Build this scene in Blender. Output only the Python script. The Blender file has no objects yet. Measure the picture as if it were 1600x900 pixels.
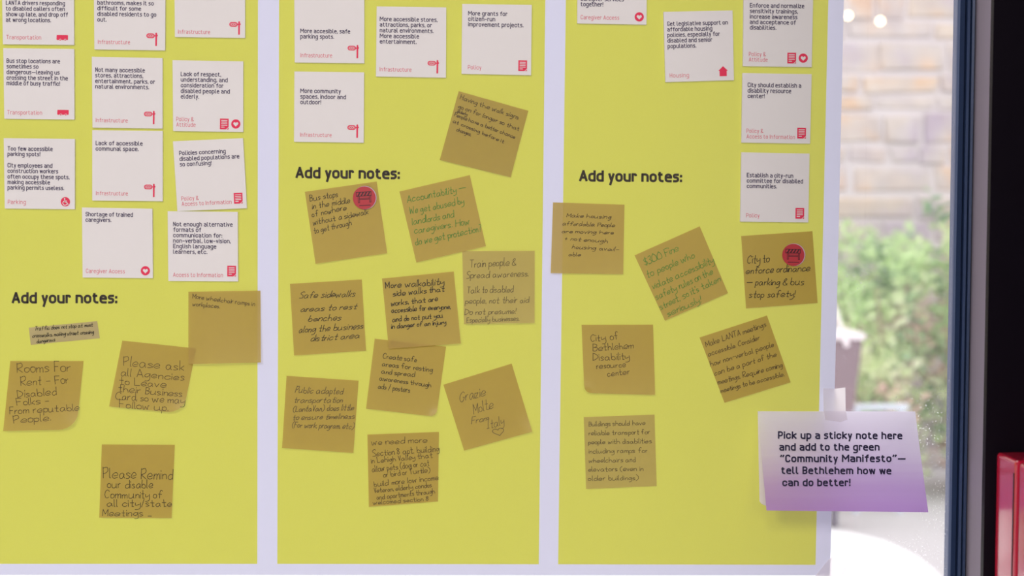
import bpy, math, random
from mathutils import Vector

SC = bpy.context.scene
COL = SC.collection
RND = random.Random(7)

# ------------------------------------------------------------------ camera
F_PX = 2222.0                      # 50 mm lens on a 36 mm sensor, 1600 px wide
YAW, PITCH = math.radians(2.7), math.radians(3.2)
CAM = Vector((0.0, -1.5, 1.5))
FWD = Vector((math.sin(YAW) * math.cos(PITCH), math.cos(YAW) * math.cos(PITCH), -math.sin(PITCH)))
RGT = Vector((math.cos(YAW), -math.sin(YAW), 0))
UPV = RGT.cross(FWD)
cd = bpy.data.cameras.new('camera')
cam = bpy.data.objects.new('camera', cd); COL.objects.link(cam)
cam.location = CAM
cam.rotation_euler = FWD.to_track_quat('-Z', 'Y').to_euler()
cd.sensor_width = 36; cd.lens = 50; cd.clip_start = 0.02; cd.clip_end = 200
cd.dof.use_dof = True; cd.dof.focus_distance = 1.495; cd.dof.aperture_fstop = 4.5
SC.camera = cam

# ------------------------------------------------------------------ light
SC.view_settings.view_transform = 'Standard'
SC.view_settings.look = 'None'
SC.view_settings.exposure = 0.0
SC.view_settings.gamma = 1.0
SC.view_settings.use_curve_mapping = False
SC.cycles.transparent_max_bounces = 24
SC.cycles.max_bounces = 10
SC.cycles.diffuse_bounces = 5

w = bpy.data.worlds.new('overcast_sky'); SC.world = w
w.use_nodes = True
bg = w.node_tree.nodes['Background']
bg.inputs['Color'].default_value = (1.0, 0.97, 1.0, 1)
bg.inputs['Strength'].default_value = 2.35


def area(name, loc, aim, size, power, colour):
    l = bpy.data.lights.new(name, 'AREA'); l.shape = 'DISK'; l.size = size
    l.energy = power; l.color = colour
    o = bpy.data.objects.new(name, l); COL.objects.link(o)
    o.location = loc
    o.rotation_euler = (Vector(aim) - Vector(loc)).to_track_quat('-Z', 'Y').to_euler()
    return o


area('room_lamp', (-1.4, -3.7, 3.0), (0.4, 0, 1.4), 0.6, 57, (1.0, 0.93, 0.90))
area('added_fill_right', (1.1, -4.1, 2.5), (0.7, 0, 1.2), 1.4, 44, (1.0, 0.93, 0.91))  # unseen fill added to even out the brightness from left to right
area('added_floor_fill', (-0.4, -3.3, 3.2), (-0.4, -3.3, 0), 0.5, 45, (1.0, 0.95, 0.92))  # added out-of-view source that brightens the floor for bounce and jamb reflections


# ------------------------------------------------------------------ helpers
def ray(px, py):
    return FWD * F_PX + RGT * (px - 800) - UPV * (py - 450)


def bp(px, py, Y=0.0):
    """point of the plane y = Y that stands behind a measured image point"""
    d = ray(px, py)
    return CAM + d * ((Y - CAM.y) / d.y)


def bpz(px, py, Z=0.0):
    d = ray(px, py)
    return CAM + d * ((Z - CAM.z) / d.z)


def srgb(r, g, b):
    f = lambda c: (c / 255 / 12.92) if c / 255 <= 0.04045 else ((c / 255 + 0.055) / 1.055) ** 2.4
    return (f(r), f(g), f(b), 1)


def material(name, colour, rough=0.6, **kw):
    m = bpy.data.materials.new(name); m.use_nodes = True
    b = m.node_tree.nodes['Principled BSDF']
    b.inputs['Base Color'].default_value = tuple(colour)[:3] + (1,)
    b.inputs['Roughness'].default_value = rough
    for k, v in kw.items():
        b.inputs[k].default_value = v
    return m


def nodes_mat(name):
    m = bpy.data.materials.new(name); m.use_nodes = True
    nt = m.node_tree; nt.nodes.clear()
    out = nt.nodes.new('ShaderNodeOutputMaterial')
    return m, nt, out


def new(nt, kind, **kw):
    n = nt.nodes.new(kind)
    for k, v in kw.items():
        if k in n.inputs: n.inputs[k].default_value = v
        else: setattr(n, k, v)
    return n


def mixs(nt, a, b, fac):
    m = nt.nodes.new('ShaderNodeMixShader')
    if isinstance(fac, (int, float)): m.inputs[0].default_value = fac
    else: nt.links.new(fac, m.inputs[0])
    nt.links.new(a, m.inputs[1]); nt.links.new(b, m.inputs[2])
    return m.outputs[0]


def centre(vs):
    n = len(vs)
    return Vector((sum(v[0] for v in vs) / n, sum(v[1] for v in vs) / n, min(v[2] for v in vs)))


def mesh_obj(name, vs, fs, mats, parent=None, midx=None, smooth=False, origin=None):
    """links ONE mesh object; vs are world points"""
    o_ = Vector(origin) if origin is not None else centre(vs)
    wo = o_
    if parent is not None:
        wo = world_loc(parent)
    me = bpy.data.meshes.new(name)
    me.from_pydata([tuple(Vector(v) - wo) for v in vs], [], [tuple(f) for f in fs])
    if not isinstance(mats, (list, tuple)): mats = [mats]
    for m in mats: me.materials.append(m)
    if midx:
        for p, i in zip(me.polygons, midx): p.material_index = i
    if smooth:
        for p in me.polygons: p.use_smooth = True
    me.update()
    o = bpy.data.objects.new(name, me); COL.objects.link(o)
    if parent is None: o.location = wo
    else: o.parent = parent
    return o


def world_loc(o):
    p = Vector(o.location)
    while o.parent is not None:
        o = o.parent; p += Vector(o.location)
    return p


def tag(o, label, cat, group=None, kind=None):
    o['label'] = label; o['category'] = cat
    if group: o['group'] = group
    if kind: o['kind'] = kind
    return o


def structure(o, label=None):
    o['kind'] = 'structure'
    if label: o['label'] = label
    return o


def empty(name, loc):
    o = bpy.data.objects.new(name, None); COL.objects.link(o)
    o.location = loc; o.empty_display_size = 0.05
    return o


class MB:
    def __init__(self): self.v = []; self.f = []; self.m = []

    def add(self, vs, fs, m=0):
        b = len(self.v); self.v += [Vector(x) for x in vs]
        for f in fs: self.f.append([i + b for i in f]); self.m.append(m)

    def box(self, a, b, m=0):
        x0, y0, z0 = a; x1, y1, z1 = b
        self.add([(x0, y0, z0), (x1, y0, z0), (x1, y1, z0), (x0, y1, z0), (x0, y0, z1), (x1, y0, z1), (x1, y1, z1), (x0, y1, z1)],
                 [(0, 3, 2, 1), (4, 5, 6, 7), (0, 1, 5, 4), (1, 2, 6, 5), (2, 3, 7, 6), (3, 0, 4, 7)], m)

    def obj(self, name, mats, parent=None, smooth=False, origin=None):
        return mesh_obj(name, self.v, self.f, mats, parent, self.m, smooth, origin)


def bevel(o, width, seg=2):
    b = o.modifiers.new('bevel', 'BEVEL'); b.width = width; b.segments = seg; b.limit_method = 'ANGLE'
    return o


# ------------------------------------------------------------------ materials
# paper lit from both sides: part of the light is scattered back, part comes through
def paper(name, colour, through):
    m, nt, out = nodes_mat(name)
    d = new(nt, 'ShaderNodeBsdfDiffuse', Color=colour)
    t = new(nt, 'ShaderNodeBsdfTranslucent', Color=colour)
    nt.links.new(mixs(nt, d.outputs[0], t.outputs[0], through), out.inputs[0])
    return m


M_SHEET = paper('white_sheet_paper', (0.60, 0.61, 0.75, 1), 0.30)

# printed ink: a clear colour film over the white sheet
M_INK, nt, out = nodes_mat('yellow_green_ink')
nz = new(nt, 'ShaderNodeTexNoise', Scale=900.0, Detail=2.0)
tc = new(nt, 'ShaderNodeTexCoord')
nt.links.new(tc.outputs['Object'], nz.inputs['Vector'])
mx = new(nt, 'ShaderNodeMix', data_type='RGBA')
mx.inputs[6].default_value = (0.94, 0.94, 0.235, 1); mx.inputs[7].default_value = (0.97, 0.97, 0.27, 1)
nt.links.new(nz.outputs[0], mx.inputs[0])
tr = new(nt, 'ShaderNodeBsdfTransparent')
nt.links.new(mx.outputs[2], tr.inputs[0]); nt.links.new(tr.outputs[0], out.inputs[0])


# sticky note paper: thin, lets what lies behind show through
def note_mat(name, colour, clear, film):
    m, nt, out = nodes_mat(name)
    d = new(nt, 'ShaderNodeBsdfDiffuse', Color=colour)
    t = new(nt, 'ShaderNodeBsdfTranslucent', Color=colour)
    a = mixs(nt, d.outputs[0], t.outputs[0], 0.25)
    tr = new(nt, 'ShaderNodeBsdfTransparent', Color=film)
    a = mixs(nt, a, tr.outputs[0], clear)
    g = new(nt, 'ShaderNodeBsdfGlossy', Color=(1, 1, 1, 1), Roughness=0.45)
    a = mixs(nt, a, g.outputs[0], 0.03)
    nt.links.new(a, out.inputs[0])
    return m


M_NOTE = note_mat('tan_note_paper', (0.47, 0.335, 0.07, 1), 0.30, (0.98, 0.80, 0.34, 1))
M_NOTE_OCHRE = note_mat('ochre_note_paper', (0.41, 0.29, 0.045, 1), 0.24, (0.98, 0.80, 0.34, 1))
M_NOTE_PALE = note_mat('pale_note_paper', (0.50, 0.395, 0.125, 1), 0.34, (0.98, 0.85, 0.55, 1))
M_STRIP = note_mat('grey_beige_strip_paper', (0.50, 0.40, 0.24, 1), 0.25, (0.95, 0.9, 0.8, 1))
M_CARD = material('card_board', (0.74, 0.715, 0.715), 0.75)
M_TEXT = material('dark_violet_print', srgb(62, 50, 86), 0.7)
M_RED = material('red_print', srgb(222, 42, 82), 0.7)
M_PINK = material('light_red_print', srgb(214, 92, 112), 0.7)
M_HEAD = material('near_black_print', srgb(48, 40, 34), 0.7)
M_WHITEPRINT = material('unprinted_card', (0.74, 0.715, 0.715), 0.75)
M_PENS = {'black': material('black_pen', srgb(28, 22, 18), 0.6),
          'brown': material('brown_pen', srgb(70, 52, 26), 0.6),
          'grey': material('grey_pencil', srgb(84, 70, 46), 0.6),
          'green': material('green_pen', srgb(72, 128, 44), 0.6)}

# ------------------------------------------------------------------ single-stroke lettering
# points are hex pairs (x, y): baseline y=4, capitals up to e, descenders down to 0
DIN = {
 'a': '0b5b54 58080454', 'b': '^0e04 04545b0b', 'c': '595b0b045456', 'd': '^5e54 54040b5b', 'e': '^0858 585b0b0454',
 'f': '4e2e24 ^0b4b', 'g': '5b0b0454 5b5000', 'h': '^0e04 0b5b54', 'i': '^0b04 ^0e0d', 'j': '1b1000 ^1e1d',
 'k': '^0e04 ^5b08 ^1854', 'l': '0e0424', 'm': '^0b04 0b4b44 4b8b84', 'n': '^0b04 0b5b54', 'o': '0b5b5404z',
 'p': '^0b00 0b5b5404', 'q': '^5b50 5b0b0454', 'r': '^0b04 0b3b3a', 's': '4b0b08484404', 't': '1d1444 ^0b3b',
 'u': '0b0454 ^5b54', 'v': '^0b244b', 'w': '^0b243b647b', 'x': '^0b44 ^4b04', 'y': '^0b24 ^4b10', 'z': '^0b4b0444',
 'A': '^043e64 ^1757', 'B': '^0e04 0e5e5909 09595404', 'C': '5c5e0e045456', 'D': '^0e04 0e5e5404', 'E': '^5e0e0454 ^0949',
 'F': '^5e0e04 ^0949', 'G': '5c5e0e04545838', 'H': '^0e04 ^5e54 ^0959', 'I': '^0e04', 'J': '3e3404', 'K': '^0e04 ^5e08 ^1954',
 'L': '^0e0444', 'M': '^040e488e84', 'N': '^040e545e', 'O': '0e5e5404z', 'P': '^0e04 0e5e5808', 'R': '^0e04 0e5e5909 ^3954',
 'S': '5c5e0e0959540406', 'T': '^0e6e ^3e34', 'U': '0e04545e', 'V': '^0e346e', 'W': '^0e244b648e', 'Y': '^0e396e ^3934',
 '.': '^0504', ',': '^0503', '!': '^0e08 ^0504', '-': '^0848', '\u2014': '^0898', ':': '^0504 ^0a09', '&': '64190c1e4e4b07044466', '?': '0d0e4e4a2826 ^2524', '\u201c': '^0c1e ^3c4e', '\u201d': '^1e0c ^4e3c'}

# loose hand printing, smoothed by a spline; a doubled point keeps a corner
HAND = {
 'a': '5839180614345758585564', 'b': '0e0505 07294856442405', 'c': '58391806143455', 'd': '58391806143456 5e5d54', 'e': '1657492907052455',
 'f': '5d4e3e2c24 0949', 'g': '583918061535585859523010', 'h': '0e0404 0729485554', 'i': '0904 0c0b', 'j': '29211000 2c2b',
 'k': '0e04 491616 1644', 'l': '0e0514', 'm': '0904 07293834 37596864', 'n': '0904 07294844', 'o': '2908052445482908',
 'p': '0900 082948452405', 'q': '58391806143456 595061', 'r': '0904 07182939', 's': '48290817364524 2404', 't': '2d252444 0949',
 'u': '0905143456 595564', 'v': '09242449', 'w': '091424383854546979', 'x': '0944 4904', 'y': '09062647 59522000', 'z': '094949040444',
 'A': '043e3e64 1757', 'B': '0e04 0e4d4a1919 1958563404', 'C': '6c4e1c08153455', 'D': '0e04 0e4c694604', 'E': '5e0e0e040454 0949',
 'F': '5e0e0e04 0949', 'G': '6c4e1c081534556868 6848', 'H': '0e04 6e64 0969', 'I': '0e4e 2e24 0444', 'J': '4e462405', 'K': '0e04 5e0808 0864',
 'L': '0e04045454', 'M': '040e0e37376e6e64', 'N': '040e0e54545e', 'O': '3e0a05346566 6a3e', 'P': '0e04 0d4e5b3908', 'Q': '3e0a0534656a3e 4674',
 'R': '0e04 0d4e5b39080854', 'S': '5d3e0c1a48553404', 'T': '0e6e 3e34', 'U': '0e062445 5e5554', 'V': '0e24244e', 'W': '0e14143b3b64648e', 'Y': '0e3a3a 6e3a24',
 '0': '3e0a0534656a3e', '3': '0d3e4b2929 2956340405', '8': '2e1d0c1b2a3b4c3d2e 2a1906152435472a', '$': '5c3d1c1a48563405 3f33',
 '.': '0504', ',': '0503', '!': '0e08 0504', '-': '0848', '\u2014': '0898', '_': '0444', ':': '0504 0a09', '/': '034f', '(': '3f0b0632', ')': '0f3b3602',
 '&': '641a1c3e4c08053466', "'": '0e0c', '+': '2a24 0747', '?': '0d2e4c2926 2524'}


def parse(spec):
    out = []
    for s in spec.split():
        sharp = s.startswith('^'); s = s.lstrip('^')
        closed = s.endswith('z'); s = s.rstrip('z')
        out.append((sharp, closed, [(int(s[i], 16), int(s[i + 1], 16) - 4) for i in range(0, len(s), 2)]))
    return out


def round_corners(pts, closed, R=2.4, n=5):
    m = len(pts); res = []
    for i in range(m):
        p = Vector(pts[i])
        if not closed and i in (0, m - 1): res.append(p); continue
        a, b = Vector(pts[i - 1]), Vector(pts[(i + 1) % m])
        la, lb = (a - p).length, (b - p).length
        fa = 1.0 if (not closed and i - 1 == 0) else 0.5
        fb = 1.0 if (not closed and i + 1 == m - 1) else 0.5
        r = min(R, la * fa, lb * fb)
        s, e = p + (a - p) / la * r, p + (b - p) / lb * r
        for k in range(n + 1):
            t = k / n
            q = s * (1 - t) ** 2 + p * 2 * t * (1 - t) + e * t * t
            # nearer to a circle than the plain parabola
            q = q.lerp(p, -0.17 * 4 * t * (1 - t))
            res.append(q)
    if closed: res.append(res[0])
    return res


def spline(pts, n=5):
    p = [Vector(q) for q in pts]
    if len(p) == 2: return [p[0].lerp(p[1], k / 3) for k in range(4)]
    p = [p[0]] + p + [p[-1]]; res = []
    for i in range(1, len(p) - 2):
        a, b, c, d = p[i - 1:i + 3]
        if (b - c).length < 1e-6: continue
        for k in range(n):
            t = k / n
            res.append(0.5 * ((2 * b) + (c - a) * t + (2 * a - 5 * b + 4 * c - d) * t * t + (3 * b - a - 3 * c + d) * t ** 3))
    res.append(p[-1])
    return res


DINW, DING = {}, {}
for ch, sp in DIN.items():
    DING[ch] = [[Vector(q) for q in p] if sh else round_corners(p, cl) for sh, cl, p in parse(sp)]
    DINW[ch] = max(q.x for s in DING[ch] for q in s)
HANDP = {ch: [p for _, _, p in parse(sp)] for ch, sp in HAND.items()}


def din_layout(text, gap=2.7, space=3.4, narrow=0.94):
    x = 0; out = []
    for ch in text:
        if ch == ' ': x += space; continue
        for s in DING[ch]: out.append([Vector((q.x * narrow + x, q.y)) for q in s])
        x += DINW[ch] * narrow + gap
    return out, x - gap


def hand_layout(text, rnd, slant=0.0, messy=0.35, join=0.0, gap=1.7, space=3.6, xh=1.0):
    x = 0; out = []; prev = None
    for ch in text:
        if ch == ' ': x += space * rnd.uniform(0.85, 1.25); prev = None; continue
        sx = rnd.uniform(0.86, 1.14); sy = rnd.uniform(0.9, 1.1); dy = rnd.uniform(-0.5, 0.5) * messy * 1.6
        sl = slant + rnd.uniform(-0.10, 0.10) * messy * 2
        low = ch.islower()
        strokes = []
        wmax = 0
        for p in HANDP[ch]:
            q = []
            last = None
            for a in p:
                if last == a: q.append(q[-1].copy()); continue
                last = a
                yy = a[1] * sy * (xh if low and 0 < a[1] <= 5 else 1)
                q.append(Vector((a[0] * sx + rnd.uniform(-1, 1) * messy * 0.55, yy + rnd.uniform(-1, 1) * messy * 0.55)))
            wmax = max(wmax, max(v.x for v in q))
            strokes.append(q)
        res = []
        for q in strokes:
            s = spline(q)
            res.append([Vector((v.x + v.y * sl + x, v.y + dy)) for v in s])
        if prev is not None and low and join > 0 and rnd.random() < join:
            a, b = prev, res[0][0]
            if a.y < 3.5 and b.y < 7 and 0 < (b - a).length < 9 and b.x - a.x < 4.2:
                out.append(spline([(a.x, a.y), (a.x * 0.55 + b.x * 0.45, a.y * 0.75 + b.y * 0.25 - 0.3), (b.x, b.y)]))
        out += res
        prev = res[0][-1] if low else None
        x += wmax + gap * rnd.uniform(0.8, 1.2)
    return out, x - gap


def ribbon(mb, pts, hw, put, mat=0, cap=True):
    """a flat stroke of half width hw along the 2-D points; put() carries a 2-D point onto the paper"""
    p = [pts[0]]
    for q in pts[1:]:
        if (q - p[-1]).length > 1e-4: p.append(q)
    if len(p) < 2: return
    for i in range(1, len(p) - 1):
        if (p[i + 1] - p[i]).normalized().dot((p[i] - p[i - 1]).normalized()) < 0.35:
            ribbon(mb, p[:i + 1], hw, put, mat, cap); ribbon(mb, p[i:], hw, put, mat, cap)
            return
    n = len(p); vs = []
    if cap:
        d0 = (p[0] - p[1]).normalized() * hw * 0.7; d1 = (p[-1] - p[-2]).normalized() * hw * 0.7
        p = [p[0] + d0] + p[1:-1] + [p[-1] + d1]
    for i in range(n):
        if i == 0: t = p[1] - p[0]
        elif i == n - 1: t = p[-1] - p[-2]
        else: t = (p[i + 1] - p[i]).normalized() + (p[i] - p[i - 1]).normalized()
        if t.length < 1e-6: t = p[i] - p[i - 1]
        t.normalize(); nn = Vector((-t.y, t.x)); k = 1.0
        if 0 < i < n - 1:
            c = max(0.55, abs((p[i + 1] - p[i]).normalized().dot(t))); k = 1 / c
        vs += [put(p[i] + nn * hw * k), put(p[i] - nn * hw * k)]
    mb.add(vs, [(2 * i, 2 * i + 1, 2 * i + 3, 2 * i + 2) for i in range(n - 1)], mat)


def line_map(p0, p1, sx, sy):
    """font units to image measure along a baseline"""
    p0, p1 = Vector(p0), Vector(p1)
    e = (p1 - p0).normalized(); u = Vector((e.y, -e.x))
    return lambda q: p0 + e * (q.x * sx) + u * (q.y * sy)


def text_din(mb, text, p0, p1, sx, sy, hw, put, mat=0):
    st, wd = din_layout(text)
    mp = line_map(p0, p1, sx, sy)
    for s in st: ribbon(mb, [mp(q) for q in s], hw, put, mat)


def fit_din(text, length):
    return length / din_layout(text)[1]


# measured places come from enlarged crops: crop -> (x, y, scale)
CROP = {'Z1': (0, 0, 3.721), 'Z2': (0, 200, 3.6), 'Z3': (0, 430, 3.6), 'Z4': (0, 660, 3.721), 'M1': (420, 0, 3.6), 'M2': (420, 240, 3.6),
        'M3': (420, 420, 3.6), 'M4': (420, 560, 2.6477), 'R1': (850, 0, 3.5556), 'R2': (850, 240, 3.5556), 'R3': (850, 480, 3.0),
        'S': (1150, 580, 2.8133), 'P': (0, 0, 1.0)}


def C(crop, x, y):
    a, b, s = CROP[crop]
    return Vector((a + x / s, b + y / s))


# ================================================================== the room
M_WALL = material('room_wall_paint', (0.13, 0.12, 0.12), 0.9)
M_DARKWALL = material('dark_wall_paint', (0.012, 0.010, 0.016), 0.6)
M_FLOOR = material('pale_floor', (0.72, 0.72, 0.75), 0.5)
M_CEIL = material('ceiling_paint', (0.55, 0.53, 0.50), 0.9)
M_FRAME = material('dark_blue_frame', srgb(42, 60, 96), 0.45, Metallic=0.1)
M_SEAL = material('black_rubber_seal', (0.006, 0.006, 0.012), 0.7)
M_JAMB = material('grey_metal_jamb', srgb(176, 166, 182), 0.35, Metallic=0.4)
RX0, RX1, RY0, RZ1 = -2.9, 2.2, -4.4, 3.25


def slab(name, a, b, m):
    k = MB(); k.box(a, b); return structure(k.obj(name, m))


slab('floor', (RX0, RY0, -0.12), (RX1, 0.06, 0.0), M_FLOOR)
slab('ceiling', (RX0, RY0, RZ1), (RX1, 0.06, RZ1 + 0.1), M_CEIL)
slab('wall_left', (RX0 - 0.1, RY0, 0.0), (RX0, 0.06, RZ1), M_WALL)
slab('wall_back', (RX0, RY0 - 0.1, 0.0), (RX1, RY0, RZ1), M_WALL)
slab('wall_right', (RX1, RY0, 0.0), (RX1 + 0.1, 0.06, RZ1), M_WALL)

# window frame: the right post, seen with its fins and seal
xa = bp(1489.5, 450).x; xs0 = bp(1513.0, 450).x; xs1 = bp(1515.5, 450).x; xj = bp(1544.5, 450).x
k = MB()
k.box((RX0, -0.01, 0.0), (xa, 0.05, 0.55)); structure(k.obj('wall_front', M_WALL))
k = MB()
k.box((RX0, -0.01, 2.7), (xa, 0.05, RZ1)); structure(k.obj('wall_front.001', M_WALL))
fz0, fz1 = 0.0, RZ1
k = MB()
wf = (xs0 - xa)
prof = [(0.35, 0.030), (0.30, 0.008), (0.00, 0.0042), (0.00, 0.001), (0.10, -0.002), (0.42, -0.002), (0.44, 0.003), (0.52, 0.003), (0.54, -0.004), (0.68, -0.006),
        (0.70, 0.001), (0.77, 0.001), (0.79, -0.007), (0.94, -0.008), (1.0, -0.004), (1.0, 0.030)]
vs = []
for (u, y) in prof: vs += [(xa + u * wf, y, fz0), (xa + u * wf, y, fz1)]
n = len(prof)
k.add(vs, [(2 * i, 2 * ((i + 1) % n), 2 * ((i + 1) % n) + 1, 2 * i + 1) for i in range(n)])
post = k.obj('window_frame', M_FRAME); structure(post, 'dark blue metal window post with grooves beside the glass')
k = MB(); k.box((xs0, 0.003, fz0), (xs1, 0.03, fz1)); k.obj('rubber_seal', M_SEAL, post)
k = MB()
xj = bp(1544.5, 450, -0.016).x
jp = [(xs1, -0.004), (xj, -0.016), (xj, 0.05), (xs1, 0.05)]
k.add([(x, y, z) for z in (fz0, fz1) for x, y in jp], [(0, 1, 5, 4), (1, 2, 6, 5), (2, 3, 7, 6), (3, 0, 4, 7), (3, 2, 1, 0), (4, 5, 6, 7)])
jamb = bevel(k.obj('trim_1', M_JAMB), 0.002, 3); structure(jamb, 'grey metal jamb strip right of the dark blue window post')
slab('wall_front.002', (xj, 0.002, 0.0), (RX1, 0.06, RZ1), M_DARKWALL)

# added unseen white ledge that bounces daylight up to the jamb and sign
slab('bounce_ledge', (RX0, -0.42, 0.90), (0.44, -0.012, 0.93), material('white_bounce', (0.82, 0.83, 0.86), 0.5))

# glass: clear, a little reflection, fine dust low down
M_GLASS, nt, out = nodes_mat('window_glass')
tr = new(nt, 'ShaderNodeBsdfTransparent', Color=(0.97, 0.985, 0.98, 1))
gl = new(nt, 'ShaderNodeBsdfGlossy', Color=(1, 1, 1, 1), Roughness=0.0)
lw = new(nt, 'ShaderNodeLayerWeight', Blend=0.5)
pw = new(nt, 'ShaderNodeMath', operation='POWER'); pw.inputs[1].default_value = 5
nt.links.new(lw.outputs['Facing'], pw.inputs[0])
ma = new(nt, 'ShaderNodeMath', operation='MULTIPLY_ADD'); ma.inputs[1].default_value = 0.9; ma.inputs[2].default_value = 0.045
nt.links.new(pw.outputs[0], ma.inputs[0])
g1 = mixs(nt, tr.outputs[0], gl.outputs[0], ma.outputs[0])
tc = new(nt, 'ShaderNodeTexCoord')
nz = new(nt, 'ShaderNodeTexNoise', Scale=520.0, Detail=1.0)
nt.links.new(tc.outputs['Object'], nz.inputs['Vector'])
nz2 = new(nt, 'ShaderNodeTexNoise', Scale=9.0, Detail=3.0)
nt.links.new(tc.outputs['Object'], nz2.inputs['Vector'])
mr = new(nt, 'ShaderNodeMapRange'); mr.inputs[1].default_value = 0.63; mr.inputs[2].default_value = 0.70
nt.links.new(nz.outputs[0], mr.inputs[0])
mr2 = new(nt, 'ShaderNodeMapRange'); mr2.inputs[1].default_value = 0.45; mr2.inputs[2].default_value = 0.65
nt.links.new(nz2.outputs[0], mr2.inputs[0])
m1 = new(nt, 'ShaderNodeMath', operation='MULTIPLY'); nt.links.new(mr.outputs[0], m1.inputs[0]); nt.links.new(mr2.outputs[0], m1.inputs[1])
m2 = new(nt, 'ShaderNodeMath', operation='MULTIPLY'); sz = new(nt, 'ShaderNodeSeparateXYZ'); nt.links.new(tc.outputs['Object'], sz.inputs[0])
mz = new(nt, 'ShaderNodeMapRange'); mz.inputs[1].default_value = 0.95; mz.inputs[2].default_value = 0.66; mz.inputs[3].default_value = 0.15; mz.inputs[4].default_value = 0.75
nt.links.new(sz.outputs['Z'], mz.inputs[0]); nt.links.new(mz.outputs[0], m2.inputs[1])
nt.links.new(m1.outputs[0], m2.inputs[0])
m3 = new(nt, 'ShaderNodeMath', operation='ADD'); nt.links.new(m2.outputs[0], m3.inputs[0]); m3.inputs[1].default_value = 0.07
dd = new(nt, 'ShaderNodeBsdfTranslucent', Color=(0.95, 0.95, 0.97, 1))
nt.links.new(mixs(nt, g1, dd.outputs[0], m3.outputs[0]), out.inputs[0])
gz0, gz1 = 0.55, 2.7
pane = mesh_obj('window_1', [(RX0, 0.004, gz0), (xa + 0.002, 0.004, gz0), (xa + 0.002, 0.004, gz1), (RX0, 0.004, gz1)], [(0, 1, 2, 3)], M_GLASS)
structure(pane, 'slightly dusty clear window pane')

# ================================================================== outside
# ground and the pale path
M_GROUND, nt, out = nodes_mat('grey_gravel')
b = new(nt, 'ShaderNodeBsdfDiffuse')
nz = new(nt, 'ShaderNodeTexNoise', Scale=3.0, Detail=8.0)
cr = new(nt, 'ShaderNodeValToRGB')
cr.color_ramp.elements[0].position = 0.3; cr.color_ramp.elements[0].color = (0.48, 0.455, 0.465, 1)
cr.color_ramp.elements[1].position = 0.7; cr.color_ramp.elements[1].color = (0.58, 0.565, 0.575, 1)
nt.links.new(nz.outputs[0], cr.inputs[0]); nt.links.new(cr.outputs[0], b.inputs[0]); nt.links.new(b.outputs[0], out.inputs[0])
slab('ground', (-9, 0.06, -0.15), (10, 14, -0.02), M_GROUND)
M_PATH = material('pale_concrete', (0.86, 0.86, 0.87), 0.9)
edge = [(1250, 818), (1330, 832), (1385, 846), (1430, 868), (1462, 893), (1490, 925)]
pe = [bpz(x, y, 0.0) for x, y in edge]
top = [(-6, 0.06), (pe[-1].x + 0.6, 0.06), (pe[-1].x + 0.5, pe[-1].y - 1.5)] + [(p.x, p.y) for p in reversed(pe)] + [(-6, pe[0].y + 0.5)]
n = len(top)
structure(mesh_obj('path', [(x, y, 0.0) for x, y in top] + [(x, y, -0.02) for x, y in top],
                   [list(range(n))] + [(i, n + i, n + (i + 1) % n, (i + 1) % n) for i in range(n)], M_PATH), 'pale concrete path outside the window')

# rubble stone wall
WY = 6.6
M_STONE, nt, out = nodes_mat('pale_rubble_stone')
at = new(nt, 'ShaderNodeAttribute', attribute_name='stone')
nz = new(nt, 'ShaderNodeTexNoise', Scale=9.0, Detail=4.0)
mxx = new(nt, 'ShaderNodeMix', data_type='RGBA', blend_type='MULTIPLY'); mxx.inputs[0].default_value = 0.6
cr = new(nt, 'ShaderNodeValToRGB')
cr.color_ramp.elements[0].position = 0.35; cr.color_ramp.elements[0].color = (0.80, 0.75, 0.76, 1)
cr.color_ramp.elements[1].position = 0.62; cr.color_ramp.elements[1].color = (1, 1, 1, 1)
tc = new(nt, 'ShaderNodeTexCoord'); nt.links.new(tc.outputs['Object'], nz.inputs['Vector'])
nz3 = new(nt, 'ShaderNodeTexNoise', Scale=3.2, Detail=3.0); nt.links.new(tc.outputs['Object'], nz3.inputs['Vector'])
cr3 = new(nt, 'ShaderNodeValToRGB'); e = cr3.color_ramp.elements
e[0].position = 0.33; e[0].color = (0.38, 0.32, 0.42, 1); e[1].position = 0.66; e[1].color = (0.62, 0.38, 0.20, 1)
x = e.new(0.46); x.color = (0.47, 0.42, 0.40, 1); x = e.new(0.56); x.color = (0.54, 0.45, 0.38, 1)
nt.links.new(nz3.outputs[0], cr3.inputs[0])
mx4 = new(nt, 'ShaderNodeMix', data_type='RGBA'); mx4.inputs[0].default_value = 0.55
nt.links.new(at.outputs['Color'], mx4.inputs[6]); nt.links.new(cr3.outputs[0], mx4.inputs[7])
nt.links.new(nz.outputs[0], cr.inputs[0]); nt.links.new(mx4.outputs[2], mxx.inputs[6]); nt.links.new(cr.outputs[0], mxx.inputs[7])
b = new(nt, 'ShaderNodeBsdfDiffuse'); nt.links.new(mxx.outputs[2], b.inputs[0]); nt.links.new(b.outputs[0], out.inputs[0])
M_MORTAR = material('pale_mortar', (0.53, 0.485, 0.49), 0.95)
rs = random.Random(21)
PAL = [(0.62, 0.56, 0.53), (0.65, 0.57, 0.50), (0.60, 0.53, 0.55), (0.66, 0.60, 0.55), (0.54, 0.47, 0.48), (0.62, 0.54, 0.46), (0.64, 0.58, 0.56),
       (0.68, 0.50, 0.36), (0.50, 0.43, 0.48), (0.67, 0.57, 0.45)]
WT = [3, 3, 3, 4, 2, 2, 4, 0.8, 0.7, 1.2]
k = MB(); cols = []
z = -0.02
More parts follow.
